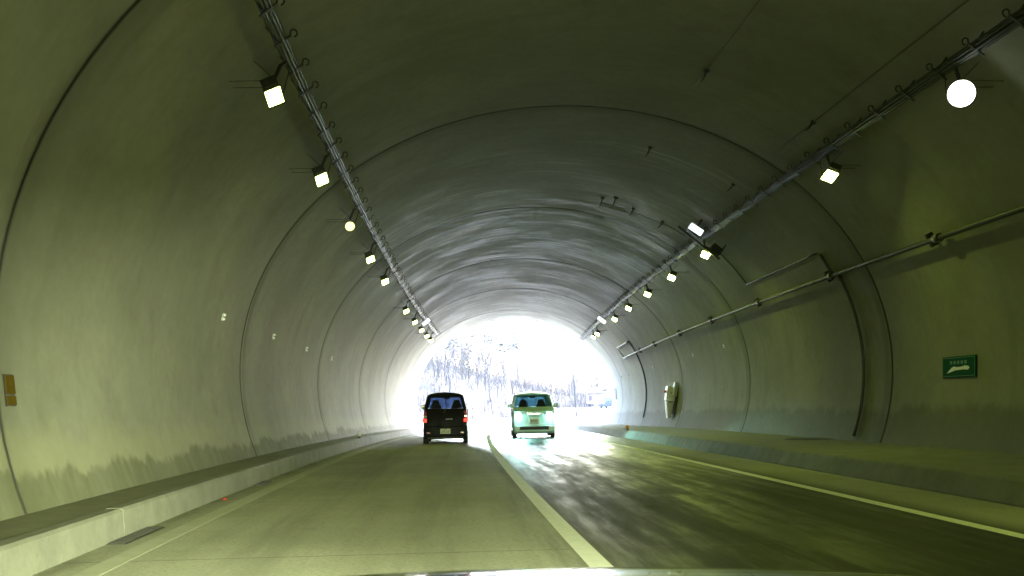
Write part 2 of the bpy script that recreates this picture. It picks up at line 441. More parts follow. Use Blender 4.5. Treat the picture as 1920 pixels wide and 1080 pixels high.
walkL = sweep_obj('pavement', [(-3.95, -.2), (-3.085, -.2), (-3.085, KH-.006), (-3.95, KH+.008)], frange(S_IN, 74, 2), M['walk'], kind='structure')
walkR = sweep_obj('pavement', [(6.33, -.2), (9.1, -.2), (9.1, KH+.012), (6.33, KH-.006)], frange(S_IN, 70, 2), M['walk'], kind='structure')
def kerb(parent, prof_l, s0, s1, L, mat_of):
    s = s0; k = 0
    while s < s1-.1:
        e = min(s+L, s1)
        dx = rnd.uniform(-.002, .002); dz = rnd.uniform(-.002, .002)
        sweep_obj('kerb_block', [(u+dx, z+dz) for u, z in prof_l], frange(s, e, 1.3), mat_of(s), parent)
        s = e; k += 1
PL = [(-3.08, -.15), (-2.905, -.15), (-2.905, .02), (-2.925, KH-.025), (-2.95, KH), (-3.08, KH)]
PR = [(6.325, -.15), (6.325, KH), (6.13, KH), (6.10, KH-.025), (5.965, .02), (5.955, -.15)]
kerb(walkL, PL, -6.0, 74, 2.0, lambda s: M['kerb'])
kerb(walkR, PR, 29.3-2.62*13, 70.0, 2.62, lambda s: M['kerb'] if s > 29.0 else M['kerb_dirty'])  # near blocks take the tone darkened past the headlamp beam

# ------------------------------------------------------------------ tunnel lining
tunnel = tag(empty('tunnel', Matrix.Translation(W(0, CX, 0))), 'curved concrete road tunnel lining with ring joints and bright far mouth', 'tunnel')
AMAX = math.degrees(math.acos((-.12-CZ)/RH))
AN = [R_(-AMAX+2*AMAX*i/96) for i in range(97)]
INV = tunnel.matrix_world.inverted()
joints = [JOINT0+JL*k for k in range(-10, -1)]+[9.62, 20.51, 31.15, 41.7, 51.6, 62.3]
joints = [s for s in joints if S_IN < s < S_OUT-1]
def nominal(s):
    """position along the tunnel with every ring exactly one joint spacing long, for the stains at the joints"""
    js = joints; k0 = round((js[0]-JOINT0)/JL)
    if s <= js[0]: return JOINT0+k0*JL+(s-js[0])
    for i in range(len(js)-1):
        if s <= js[i+1]: return JOINT0+(k0+i+(s-js[i])/(js[i+1]-js[i]))*JL
    return JOINT0+(k0+len(js)-1)*JL+(s-js[-1])
def lining_piece(name, s0, s1, mat, in_off=0.0, out=.35, ch=.014):
    mb = MB(); uv = []
    rows = []
    ss = frange(s0, s1, 1.75)
    secs = [(s0, -ch), (s0+ch, 0), (s0+ch+.02, 0)]+[(s, 0) for s in ss[1:-1]]+[(s1-ch-.02, 0), (s1-ch, 0), (s1, -ch)]
    secs = [(s0, -out)]+secs+[(s1, -out)]
    ninner = len(secs)
    secs += [(s, -out) for s in reversed(ss[1:-1])]
    arc = [0.0]; pp = [prof(a) for a in AN]
    for i in range(1, len(pp)): arc.append(arc[-1]+math.dist(pp[i], pp[i-1]))
    for s, o in secs:
        for i, a in enumerate(AN):
            u, z = prof(a, in_off+o)
            mb.v.append(W(s, u, z)); uv.append((nominal(s), u, arc[i]-arc[48], z))
    n = len(AN)
    for k in range(len(secs)):
        k2 = (k+1) % len(secs)
        for i in range(n-1):
            mb.f.append((k*n+i, k*n+i+1, k2*n+i+1, k2*n+i)); mb.sm.append(1 if 1 < k < ninner-3 else 0)
    me = mb.mesh(name, mat); me.materials.append(M['dark'])
    for k in (0, 1, ninner-3, ninner-2):
        for i in range(n-1): me.polygons[k*(n-1)+i].material_index = 1
    l1 = me.uv_layers.new(name='SU'); l2 = me.uv_layers.new(name='AZ')
    for lp in me.loops:
        s, u, a, z = uv[lp.vertex_index]
        l1.data[lp.index].uv = (s, u); l2.data[lp.index].uv = (a, z)
    o = bpy.data.objects.new(name, me); put(o, tunnel); o.matrix_parent_inverse = INV
    return o
edges = [S_IN]+joints+[S_OUT]
for s0, s1 in zip(edges[:-1], edges[1:]): lining_piece('lining_segment', s0+.010, s1-.010, M['lining'])
lining_piece('outer_shell', S_IN, S_OUT-.04, M['dark'], in_off=-.045, out=.5)
def portal():
    mb = MB(); P1 = []; P2 = []
    m = frame(S_OUT, 0, 0); n = len(AN)
    for a in AN:
        u, z = prof(a, -.002)
        dx, dz = math.sin(a), math.cos(a)
        k = min((9.2/abs(dx)) if abs(dx) > 1e-6 else 99, (7.6/dz) if dz > .01 else 99, (2.4/-dz) if dz < -.01 else 99)
        P1.append((u, z)); P2.append((CX+dx*k, CZ+dz*k))
    for y in (.0, .9):
        for (u, z) in P1: mb.v.append(m @ Vector((u, y+.004, z)))
        for (u, z) in P2: mb.v.append(m @ Vector((u, y+.004, z)))
    for i in range(n-1):
        mb.f.append((i, i+1, n+i+1, n+i)); mb.f.append((2*n+i, 3*n+i, 3*n+i+1, 2*n+i+1))
        mb.f.append((i, 2*n+i, 2*n+i+1, i+1)); mb.f.append((n+i, n+i+1, 3*n+i+1, 3*n+i))
    mb.sm = [0]*len(mb.f)
    o = mb.build('portal_wall', M['kerb'], tunnel); o.matrix_parent_inverse = INV
portal()

# ------------------------------------------------------------------ cable racks under the vault
def ordinal(n): return ['first', 'second', 'third', 'fourth', 'fifth', 'sixth', 'seventh', 'eighth', 'ninth', 'tenth', 'eleventh', 'twelfth', 'thirteenth'][n]
def cable_rack(side, s0, s1, label):
    a = 44.0*side
    root = tag(empty('cable_rack', wall_frame(s0, a, .2)), label, 'cable rack')
    inv = root.matrix_world.inverted()
    def add(o): o.parent = root; o.matrix_parent_inverse = inv; return o
    ss = frange(s0, s1, 1.0)
    def at(s, da, off): 
        u, z = prof(R_(a+da), off); return W(s, u, z)
    # bundle of cables and two galvanised rails
    for j, (da, off, r, mt) in enumerate([(-.75, .20, .014, 'galv'), (.75, .20, .014, 'galv'), (-.42, .245, .022, 'cable'), (.05, .25, .024, 'cable'), (.45, .243, .020, 'cable'), (-.2, .205, .016, 'galv'), (.25, .205, .02, 'cable')]):
        pts = [at(s, da, off+(.010*math.sin(s*1.7+j*2) if mt == 'cable' else 0)) for s in frange(s0, s1, .5)]
        add(MB().tube(pts, r, 6).build('rail' if mt == 'galv' else 'cable', M[mt]))
    # clamps every metre: a cross strap with an open hook on the crown side
    cl = MB()
    up = 1.0
    cl.box(-.022, .022, -.125, .125, .055, .075)
    cl.box(-.016, .016, -.06, -.04, -.19, .06)
    hook = [(0, .115, .06)]+[(0, .160+.046*math.sin(t), .062-.046*math.cos(t)) for t in [R_(x) for x in range(0, 230, 23)]]
    cl.tube(hook, .011, 6)
    cl.box(-.016, .016, .04, .06, -.19, .06)
    me = cl.mesh('clamp', M['iron'])
    for s in ss:
        o = bpy.data.objects.new('clamp', me); COL.objects.link(o)
        o.matrix_world = wall_frame(s+rnd.uniform(-.03, .03), a, .2); add(o)
        o.rotation_euler = (0, 0, 0); o.matrix_basis = wall_frame(s+rnd.uniform(-.03, .03), a, .2)
    return root
cable_rack(-1, 6.18, 59.2, 'left rack of cables with hooked clamps along the vault')
cable_rack(1, 6.40, 66.2, 'right rack of cables with hooked clamps along the vault')

# ------------------------------------------------------------------ lamps
def lamp(s, side, kind, label, group=None, cat='lamp', tilt=None):
    a = (-49.0 if side < 0 else 47.8)
    u, z = prof(R_(a), .45)
    root = empty('tunnel_lamp', frame(s, u, z)); tag(root, label, cat, group)
    k = side     # +1: right wall; local x to the right, y forward
    rt = Matrix.Rotation(R_(26*k), 4, 'Y')          # face down and a little inwards
    if kind == 'box':
        rt = Matrix.Rotation(R_(-14), 4, 'X') @ rt            # and turned towards oncoming drivers
        hb = MB().box(-.115, .115, -.20, .20, -.045, .10, rt, taper=(.8, .85)); hb.build('housing', M['housing'], root, bevel=.015)
        MB().face([rt @ Vector(p) for p in ((-.098, -.18, -.0475), (-.098, .18, -.0475), (.098, .18, -.0475), (.098, -.18, -.0475))]).build('diffuser', M['lamp' if side > 0 else 'lamp_left'], root)
        for yy in (-.245, .245): MB().box(-.10, .10, yy-.01, yy+.01, -.03, .09, rt).build('bracket', M['iron'], root)
    else:
        aim = Matrix.Rotation(R_(112), 4, 'X')
        rr = .185 if kind == 'flood' else .105  # round lens sizes take in each lamp's bloom
        aim = Matrix.Rotation(R_(12 if side < 0 else -14), 4, 'Z') @ aim
        MB().lathe([(rr*.35, -.0-.22), (rr*.8, -.16), (rr, -.05), (rr*1.06, .0), (rr*1.06, .02), (rr*.99, .02), (rr*.98, .003)], 20, 'Z', aim).build('housing', M['housing'], root)
        MB().lathe([(rr*.97, .004), (rr*.96, .010), (rr*.6, .016), (rr*.2, .018)], 20, 'Z', aim).build('lens', M['lamp_flood' if kind == 'flood' else 'lamp_warm'], root)
    # arm back to the cable rack, hanger rods up to the vault, supply cable
    ur, zr = prof(R_(44*side), .2); dx, dz = ur-u, zr-z
    MB().tube([(0, .0, .15), (dx*.45, .02, .22+dz*.3), (dx*.9, .03, dz*.9)], [.022, .03, .022], 6).build('arm', M['iron'], root)
    uw, zw = prof(R_(a+2.5*side), 0.0); uw2, zw2 = prof(R_(a-1.5*side), 0.0)
    for p_, q_ in (((.05*k, -.15, .13), (uw-u, -.13, zw-z)), ((.05*k, .15, .13), (uw-u, .13, zw-z)), ((-.05*k, -.1, .14), (uw2-u, -.1, zw2-z))):
        MB().tube([p_, q_], .0045, 5).build('hanger', M['iron'], root)
    MB().tube([(0, .18, .14), (.06*k, .3, .05), (dx*.3, .36, .02+dz*.1), (dx*.8, .25, dz*.7), (dx, .2, dz)], .009, 5).build('supply_cable', M['cable'], root)
    return root
Ls = [12.86, 17.63, 22.42, 27.17, 31.88, 41.16, 46.03, 50.3, 53.92, 57.14]
Rs_ = [13.09, 17.96, 27.61, 32.44, 37.17, 42.21, 46.95, 55.4, 57.8]
for i, s in enumerate(Ls):
    kind = 'warm' if i == 2 else 'box'
    lb = 'round yellowish lamp of the left row, third from the near end' if i == 2 else f'boxy white lamp, {ordinal(i)} of the left row counted from the near end'
    lamp(s, -1, kind, lb, 'lamps along the left cable rack')
for i, s in enumerate(Rs_):
    kind = 'flood' if i == 0 else 'box'
    lb = 'large round glaring flood lamp, nearest of the right row' if i == 0 else f'boxy white lamp, {ordinal(i)} of the right row counted from the near end'
    lamp(s, 1, kind, lb, 'lamps along the right cable rack')
for k in range(1, 7):
    lamp(12.86-4.77*k, -1, 'box', f'boxy white lamp of the left row outside the picture, {ordinal(k-1)} back from its near end', 'lamps behind the viewer')
    lamp(13.09-4.85*k, 1, 'box', f'boxy white lamp of the right row outside the picture, {ordinal(k-1)} back from its near end', 'lamps behind the viewer')
def panel_lamp(s, a, side, ln, label):
    root = tag(empty('panel_light', wall_frame(s, a, .42)), label, 'light')
    MB().box(-.06, .06, -ln/2, ln/2, -.10, -.012).build('housing', M['housing'], root, bevel=.01)
    # lit face looks back along the tunnel
    x = -.064 if side < 0 else .064
    MB().box(min(x, x*1.5), max(x, x*1.5), -ln/2+.02, ln/2-.02, -.16, .01).build('lit_panel', M['lamp_bar'], root, bevel=.006)
    MB().tube([(0, 0, -.08), (0, 0, -.40)], .025, 6).build('bracket', M['iron'], root)
    return root
panel_lamp(26.7, 40.7, 1, .42, 'small oblong white panel beside the right cable rack, above the lamps')
panel_lamp(50.2, -44.6, -1, .46, 'slim white bar light on the left cable rack near the mouth')
panel_lamp(51.0, 44.2, 1, .50, 'slim white bar light on the right cable rack near the mouth')
# junction boxes beside the oblong panel
root = tag(empty('junction_box', wall_frame(27.3, 46.0, .3)), 'dark junction box and cross strut on the right cable rack', 'junction box')
MB().box(-.14, .14, -.42, -.12, -.12, .10).build('box', M['iron'], root, bevel=.015)
MB().box(-.14, .14, .35, .66, -.18, .06).build('box', M['iron'], root, bevel=.015)
MB().box(-.03, .03, -.5, .9, .10, .15).build('strut', M['iron'], root)
MB().tube([(0, -.4, 0), (0, -.4, -.3)], .02, 5).build('stud', M['iron'], root)

# ------------------------------------------------------------------ pipe, conduits
def along(s0, s1, a, off, step=1.0): 
    u, z = prof(R_(a), off); return [W(s, u, z) for s in frange(s0, s1, step)]
def around(s, a0, a1, off, n=14):
    return [W(s, *prof(R_(a0+(a1-a0)*i/n), off)) for i in range(n+1)]
root = tag(empty('water_pipe', wall_frame(11, 68.3, .12)), 'long grey pipe with couplings running along the right wall', 'pipe')
inv = root.matrix_world.inverted()
def addto(o, r, i): o.parent = r; o.matrix_parent_inverse = i; return o
addto(MB().tube(along(6, 53.8, 68.3, .13, .8), .046, 10).build('pipe_run', M['pipe']), root, inv)
for s in (8.6, 14.2-2.6, 17.0, 22.1, 27.75, 33.4, 38.9, 44.9, 49.4):
    u, z = prof(R_(68.3), .13)
    addto(MB().tube([W(s-.09, u, z), W(s+.09, u, z)], .078, 12).build('coupling', M['conduit']), root, inv)
    addto(MB().box(-.03, .03, -.12, .12, -.20, .0).build('bracket', M['iron'], m=wall_frame(s+.35, 68.3, .13)), root, inv)
o = MB().tube(around(22.2, 62.6, 68.0, .06, 6)+around(21.9, 69, 107.6, .05, 20), .036, 8).build('conduit', M['conduit'])
tag(o, 'thick dark conduit bent down the right wall below the long pipe', 'conduit')
root = tag(empty('small_conduit', wall_frame(27.9, 55, .03)), 'thin conduit in a stepped run from the right lamps to the wall', 'conduit')
inv = root.matrix_world.inverted()
addto(MB().tube(around(28.2, 47.5, 61.8, .03, 10), .016, 6).build('drop', M['iron']), root, inv)
addto(MB().tube(along(22.4, 28.2, 62.2, .04, .6), .022, 6).build('run', M['galv']), root, inv)
root = tag(empty('pipe_loop', wall_frame(54, 64, .05)), 'rectangular grey conduit loop at the far end of the long pipe', 'conduit')
inv = root.matrix_world.inverted()
addto(MB().tube(around(56.2, 61.2, 68.3, .08, 5), .035, 6).build('drop', M['iron']), root, inv)
addto(MB().tube(along(51.4, 56.2, 61.4, .08, .8), .05, 8).build('run', M['pipe']), root, inv)
addto(MB().tube(around(51.5, 61.4, 104, .05, 22), .03, 6).build('drop', M['iron']), root, inv)
addto(MB().tube(along(53.8, 56.2, 68.3, .10, .6), .05, 8).build('run', M['pipe']), root, inv)

# anchors hanging from the vault, thin cable on the right
def anchor(s, a, label, big=1.0):
    root = tag(empty('vault_anchor', wall_frame(s, a, 0)), label, 'anchor', 'anchors in the vault')
    MB().box(-.03*big, .03*big, -.035*big, .035*big, -.01, .03*big).build('plate', M['iron'], root)
    MB().tube([(0, 0, 0), (0, .01, .11*big), (.035, .03, .16*big), (.0, .05, .19*big)], [.02, .016, .012, .008], 5).build('hook', M['iron'], root)
anchor(22.75, 19.3, 'single small dark anchor high in the vault below the nearest ring joint', 1.25)
anchor(22.86, 38.5, 'small dark anchor just above the right cable rack, past the nearest joint', 1.2)
anchor(17.59, 38.9, 'dark anchor on the thin cable above the right lamp', 1.2)
anchor(17.35, 19.3, 'dark anchor in the upper right vault nearest the viewer', 1.25)
anchor(28.94, 25.1, 'middle anchor of the wire strung across the vault', 1.3)
anchor(29.0, 33.6, 'anchor of the strung wire nearest the right cable rack', 1.3)
anchor(28.75, 16.6, 'leftmost anchor of the strung wire in the vault', 1.5)
anchor(28.3, 19.5, 'anchor with a hanging box beside the leftmost anchor of the wire', 1.7)
o = MB().tube(around(28.85, 16.6, 34, .12, 10)+around(28.6, 35, 40.5, .14, 4), .008, 5).build('strung_wire', M['iron'])
tag(o, 'thin wire strung across the vault from anchor to anchor', 'wire')
o = MB().tube(along(8, 20.0, 38.9, .025, .6), .010, 5).build('thin_cable', M['conduit']); tag(o, 'thin faint cable along the vault above the right cable rack', 'cable')
o = MB().tube(along(14, 18.2, 19.3, .02, .6), .007, 5).build('thin_cable', M['conduit']); tag(o, 'thin faint cable stub near the crown of the vault', 'cable')

# ------------------------------------------------------------------ things on the walls
def reflector(s, a, label, n2=True):
    root = tag(empty('wall_reflector', wall_frame(s, a, 0)), label, 'reflector', 'small wall reflectors')
    MB().box(-.05, .05, -.065, .065, -.01, .02).build('base_plate', M['grey'], root)
    for yy in (-.036, .036):
        mm = Matrix.Translation((-.05 if a < 0 else .05, yy, .045)) @ Matrix.Rotation(R_(-90 if a < 0 else 90), 4, 'Y')
        MB().lathe([(.024, -.03), (.024, 0), (.018, .01)], 10, 'Z', mm).build('lens', M['reflector'], root)
for i, s in enumerate((18.57, 23.52, 28.35, 33.35)):
    reflector(s, -80.6, f'small white reflector on the left wall, {ordinal(i)} from the near end')
for i, s in enumerate((33.66, 38.64, 48.32, 57.86, 61.5)):
    reflector(s, 78.3, f'small white reflector on the right wall, {ordinal(i)} from the near end')

root = tag(empty('marker_plate', wall_frame(9.87, -96.3, 0)), 'narrow yellow and black marker plate on the left wall at the picture edge', 'plate')
m_ = Matrix.Translation((0, 0, .02))
MB().box(-.105, .105, -.148, .148, -.012, .0, m_).build('backing', M['black'], root)
MB().box(-.098, .098, -.035, .138, .002, .010, m_).build('panel', M['yellow'], root)
MB().box(-.098, .098, -.138, -.055, .002, .010, m_).build('panel', M['yellow'], root)

root = tag(empty('exit_sign', wall_frame(17.65, 93.0, 0)), 'green sign with a white slanting mark on the right wall', 'sign')
wd, hh = .60, .185
MB().box(-wd, wd, -hh, hh, .01, .035).build('panel', M['green'], root, bevel=.008)
bd = MB()
for x0, x1, y0, y1 in ((-wd+.02, wd-.02, hh-.03, hh-.022), (-wd+.02, wd-.02, -hh+.022, -hh+.03), (-wd+.02, -wd+.03, -hh+.03, hh-.03), (wd-.03, wd-.02, -hh+.03, hh-.03)):
    bd.box(x0, x1, y0, y1, .036, .038)
bd.build('border', M['sign_faint'], root)
mk = MB()
mk.v += [Vector(p) for p in ((-.42, -.105, .037), (-.36, -.10, .037), (-.10, -.06, .037), (.20, -.05, .037), (.34, -.06, .037), (.40, -.03, .037), (.36, .005, .037), (.24, .015, .037), (.10, -.002, .037), (-.04, -.005, .037), (-.16, .008, .037), (-.24, -.01, .037), (-.34, -.06, .037))]
mk.f.append(tuple(range(13))); mk.sm.append(0); mk.build('white_mark', M['sign_white'], root)
for j in range(5):
    MB().box(-.30+j*.13, -.22+j*.13, .05, .105, .036, .038).build('faded_mark', M['sign_faint'], root)

root = tag(empty('emergency_cabinet', wall_frame(43.4, 97, 0)), 'white emergency cabinet with grey side box and red lamp on the right wall', 'cabinet')
MB().box(-.55, .62, -.72, .78, .0, .05).build('back_board', M['dark'], root)
MB().box(-.30, .18, .02, .62, .05, .40).build('upper_box', M['white'], root, bevel=.005)
MB().box(.30, .72, .22, .80, .06, .20).build('side_box', M['grey'], root, bevel=.015)
MB().hexa([(-.2, -.70, .14), (.12, -.70, .14), (.12, -.70, .24), (-.2, -.70, .24), (-.30, .0, .06), (.18, .0, .06), (.18, .0, .38), (-.30, .0, .38)]).build('lower_panel', M['white'], root, bevel=.004)
MB().lathe([(.05, 0), (.055, .03), (.045, .07), (.01, .085)], 14, 'Z', Matrix.Translation((-.06, .38, .405))).build('red_lamp', M['red'], root)
MB().box(.181, .187, .34, .36, .18, .26).build('handle', M['dark'], root)
MB().box(-.02, .24, -.06, .012, .14, .30).build('shelf', M['grey'], root)

# delineators on the kerbs
def delineator(s, u, label, matl, name='delineator'):
    root = tag(empty(name, frame(s, u, KH)), label, 'delineator')
    MB().lathe([(.05, 0), (.05, .02), (.02, .03), (.018, .07)], 12).build('base', M['black'], root)
    mm = Matrix.Translation((0, 0, .125)) @ Matrix.Rotation(R_(90), 4, 'X')
    MB().lathe([(.062, -.02), (.066, 0), (.062, .02), (.03, .028)], 18, 'Z', mm).build('disc', matl, root)
    MB().lathe([(.045, .0285), (.03, .034)], 14, 'Z', mm).build('lens', matl, root)
delineator(33.1, -2.98, 'round white delineator standing on the left kerb', M['reflector'])
delineator(38.2, 6.20, 'round orange delineator standing on the right kerb', M['orange'])
o = MB().box(-.025, .03, -.035, .04, 0, .02, taper=(.6, .5)).build('road_stud', M['red'], m=frame(13.8, -2.80, .001), bevel=.006); tag(o, 'small red stud at the foot of the left kerb', 'stud')

# gutter inlets at the kerb foot: low dark grates with a mud tongue
def inlet(s0, s1, label):
    root = tag(empty('gutter_inlet', frame((s0+s1)/2, -2.86, 0)), label, 'drain')
    L = s1-s0
    MB().box(-.042, .13, -L/2, L/2, -.02, .006).build('frame', M['iron'], root)
    n = int(L/.07)
    bars = MB().box(-.028, -.02, -L/2+.02, L/2-.02, .004, .012)
    bars.build('grate_rail', M['dark'], root)
    for k in range(n):
        y = -L/2+.05+k*(L-.1)/(n-1)
        MB().box(-.03, .11, y-.012, y+.012, .005, .014).build('grate_bar', M['black'], root)
inlet(9.45, 10.7, 'dark drain inlet at the left kerb foot, nearest the viewer')
inlet(16.2, 17.1, 'dark drain inlet at the left kerb foot, second from the viewer')
o = MB().lathe([(.62, 0), (.60, .012), (.5, .014)], 28).build('manhole_cover', M['iron'], m=frame(23.6, 8.25, KH+.004)); tag(o, 'dark round cover lying on the right walkway by the conduit', 'cover')

# ------------------------------------------------------------------ vehicles
M['car_black'] = plain('black car paint', (.002, .002, .0025), .35, 0, .2, 4, 0, .035, .0)
M['car_mint'] = plain('pale mint car paint', (.52, .80, .78), .4, .0, .05, 4, 0, .5, .5)  # headlamp bloom tint put into white-silver paint
M['car_grey'] = plain('grey metallic paint', (.05, .055, .06), .22, .3, .1, 4, 0, .5, 1.0)
M['car_blue'] = plain('blue grey paint', (.04, .055, .09), .3, .1, .1, 4, 0, .5, .6)
M['tyre'] = plain('tyre rubber', (.018, .018, .018), .85, 0, .2, 20)
M['alloy'] = plain('alloy rim', (.5, .5, .5), .35, .8, .1, 10)
M['trim'] = plain('black plastic trim', (.02, .02, .02), .6, 0, .2, 10)
M['chrome'] = plain('chrome', (.75, .75, .72), .15, 1, .05, 10)
M['glass'] = glass('car glass', (.27, .36, .52)); M['glass_teal'] = glass('windscreen glass', (.20, .38, .44))
M['seat'] = plain('seat fabric', (.03, .03, .035), .9, 0, .2, 12)
M['plate'] = plain('number plate', (.72, .72, .58), .5, 0, .08, 12)
M['plate_ink'] = plain('number plate ink', (.03, .06, .04), .6, 0, .1, 12)
M['tail'] = plain('red tail lamp lens', (.35, .02, .02), .18, 0, .15, 12)
M['tail_lit'] = emit('lit red tail lamp', (1, .03, .02), .055, (.4, .02, .02))
M['head'] = emit('lit headlamp', (.55, 1.0, .9), 3.0)
M['head_own'] = emit('lit own headlamp', (.95, 1.0, .8), .5)
M['headlens'] = plain('clear lamp lens', (.6, .62, .62), .1, 0, .05, 9)
def text_mesh(txt, size, mat, parent, m, name='plate_number'):
    cu = bpy.data.curves.new(name, 'FONT'); cu.body = txt; cu.size = size; cu.align_x = 'CENTER'; cu.align_y = 'CENTER'; cu.extrude = .001
    t = bpy.data.objects.new('tmp', cu); COL.objects.link(t)
    me = bpy.data.meshes.new_from_object(t.evaluated_get(bpy.context.evaluated_depsgraph_get()))
    bpy.data.objects.remove(t); me.materials.append(mat)
    o = bpy.data.objects.new(name, me); put(o, parent, m); return o
def wheel(parent, x, y, r, wd, side):
    wroot = MB().lathe([(r*.62, -wd/2), (r*.93, -wd/2), (r, -wd/2+.03), (r, wd/2-.03), (r*.93, wd/2), (r*.62, wd/2)], 28, 'X').build('wheel', M['tyre'], parent, Matrix.Translation((x, y, r)))
    MB().lathe([(r*.61, 0), (r*.60, .02), (r*.50, .01), (r*.15, .03), (r*.05, .035)], 20, 'X', Matrix.Translation((side*(wd/2-.03), 0, 0)) @ (Matrix.Identity(4) if side > 0 else Matrix.Rotation(math.pi, 4, 'Z'))).build('rim', M['alloy'], wroot)
def arc_pts(cy, cz, r, a0, a1, n=9): return [(cy+r*math.cos(R_(a0+(a1-a0)*i/n)), cz+r*math.sin(R_(a0+(a1-a0)*i/n))) for i in range(n+1)]
def beam(mb, p, q, hx, hy):
    """square bar from p to q: half sizes hx across, hy along the car"""
    p, q = Vector(p), Vector(q)
    c = [(-hx, -hy), (hx, -hy), (hx, hy), (-hx, hy)]
    mb.hexa([p+Vector((a, b, 0)) for a, b in c]+[q+Vector((a, b, 0)) for a, b in c])
def wagon(name, label, m, paint, gl, Lc, Wd, H, belt, roof_w, rear_rake, front_rake, hood, wr, kind):
    """boxy wagon; origin on the ground under its middle, +y is its front"""
    root = tag(empty(name, m), label, 'car')
    y0, y1 = -Lc/2, Lc/2; hw = Wd/2
    ya, yb = y0+.55, y1-.62            # axles
    ra = wr+.055
    nose = hood-.06
    low = [(y0+.02, .27), (ya-ra, .22)]+arc_pts(ya, wr, ra, 200, -20)+[(yb-ra, .22)]+arc_pts(yb, wr, ra, 200, -20)+[(y1-.06, .22), (y1, .34), (y1-.015, nose-.16), (y1-.10, nose), (y1-.75, hood+.10), (y1-.80, belt), (y0+.07, belt), (y0+.01, belt-.25), (y0, .55)]
    body = MB().prism(low, -hw, hw)
    # tumblehome on the lower body
    for v in body.v:
        k = 1-.05*max(0, (v.z-.75))/.5-.10*max(0, (.35-v.z))/.2
        e = max(0, abs(v.y)-(Lc/2-.25))/.25
        v.x *= k*(1-.045*e*e)
    body.build('body', paint, root, bevel=.045, seg=3)
    MB().box(-hw+.2, hw-.2, y0+.3, y1-.3, .20, .50).build('underbody', M['trim'], root)
    # greenhouse: roof panel and pillars
    rz = H-.09; rw = roof_w/2; bw = hw*.962
    yr0, yr1 = y0+rear_rake, y1-.80-front_rake+.02
    rows = []
    for t in (0, .08, .3, .6, .9, 1):
        y = yr0-.03+(yr1-yr0+.06)*t; dz = -.045*abs(2*t-1)**3
        rows.append([(rw*x, y, rz+.05+dz+.055*(1-x*x)-(.0 if abs(x) < 1 else .03)) for x in (-1, -.85, -.5, 0, .5, .85, 1)])
    roof = MB().grid(rows)
    o = roof.build('roof', paint, root); so_ = o.modifiers.new('thick', 'SOLIDIFY'); so_.thickness = .07; so_.offset = -1
    pil = MB(); zt = rz+.0
    for sx in (-1, 1):
        rear_b, rear_t = (sx*(bw-.06), y0+.14, belt-.02), (sx*(rw-.05), yr0+.05, zt)
        beam(pil, rear_b, rear_t, .06, .10)
        beam(pil, (sx*(bw-.03), y1-.84, belt-.02), (sx*(rw-.035), yr1-.02, zt), .03, .045)
        beam(pil, (sx*(bw-.03), .0, belt-.02), (sx*(rw-.035), -.02, zt), .028, .06)
    pil.build('pillars', paint, root, bevel=.012)
    # glass
    zi = zt-.02
    def pane(nm, pts, mt):
        MB().face(pts).build(nm, mt, root)
    gz0 = belt+.01
    rg0, rg1 = y0+.075, yr0-.005
    pane('rear_window', [(-bw+.10, rg0, gz0), (bw-.10, rg0, gz0), (rw-.09, rg1, zi-.06), (-rw+.09, rg1, zi-.06)], gl)
    pane('windscreen', [(-bw+.055, y1-.80, gz0), (bw-.055, y1-.80, gz0), (rw-.06, yr1+.02, zi), (-rw+.06, yr1+.02, zi)], gl)
    for sx in (-1, 1):
        for (ba, bb, ta, tb) in ((y0+.25, -.07, yr0+.16, -.09), (.07, y1-.90, .05, yr1-.07)):
            pane('side_window', [(sx*(bw-.02), ba, gz0), (sx*(bw-.02), bb, gz0), (sx*(rw-.02), tb, zi), (sx*(rw-.02), ta, zi)], gl)
    # rear upper lip and window frame
    fr = MB()
    fr.hexa([(-rw+.03, yr0-.03, zi-.07), (rw-.03, yr0-.03, zi-.07), (rw-.03, yr0+.05, zi-.07), (-rw+.03, yr0+.05, zi-.07), (-rw+.02, yr0-.05, rz+.015), (rw-.02, yr0-.05, rz+.015), (rw-.02, yr0+.05, rz+.02), (-rw+.02, yr0+.05, rz+.02)])
    fr.build('tailgate_lip', paint, root, bevel=.015)
    # door seams and handles
    for sx in (-1, 1):
        for yy in (-.02, y1-.95):
            MB().box(sx*hw*.985-.012, sx*hw*.985+.012, yy-.006, yy+.006, .36, belt-.05).build('door_seam', M['trim'], root)
        for yy in (-.25, .45): MB().box(sx*hw*.975-.02, sx*hw*.975+.02, yy-.08, yy+.08, belt-.20, belt-.16).build('door_handle', paint, root, bevel=.008)
        mp = (sx*(hw+.075), y1-.98, belt+.05)
        mr = MB().box(mp[0]-.095, mp[0]+.095, mp[1]-.04, mp[1]+.05, mp[2]-.075, mp[2]+.075).build('mirror', paint, root, bevel=.03)
        MB().box(mp[0]-.075, mp[0]+.075, mp[1]-.046, mp[1]-.041, mp[2]-.055, mp[2]+.055).build('mirror_glass', M['chrome'], mr)
        for yy in (ya, yb): wheel(root, sx*(hw-.085), yy, wr, .165, sx)
    # seats
    for sx in (-1, 1):
        st = MB().box(sx*.36-.25, sx*.36+.25, .12, .26, .45, belt+.13, taper=(.72, 1)).build('seat', M['seat'], root, bevel=.05)
        hm = Matrix.Translation((sx*.36, .17, belt+.10)) @ Matrix.Rotation(R_(rnd.uniform(-5, 5)), 4, 'Y')
        MB().box(-.155, .155, -.06, .06, 0, .19, hm, taper=(.62, .8)).build('headrest', M['seat'], st, bevel=.055, seg=3)
    MB().box(-bw+.12, bw-.12, -.95, -.82, .45, belt-.02).build('rear_seat', M['seat'], root, bevel=.04)
    MB().box(-.11, .11, yr1-.12, yr1-.09, zi-.12, zi-.05).build('rear_view_mirror', M['trim'], root, bevel=.01)
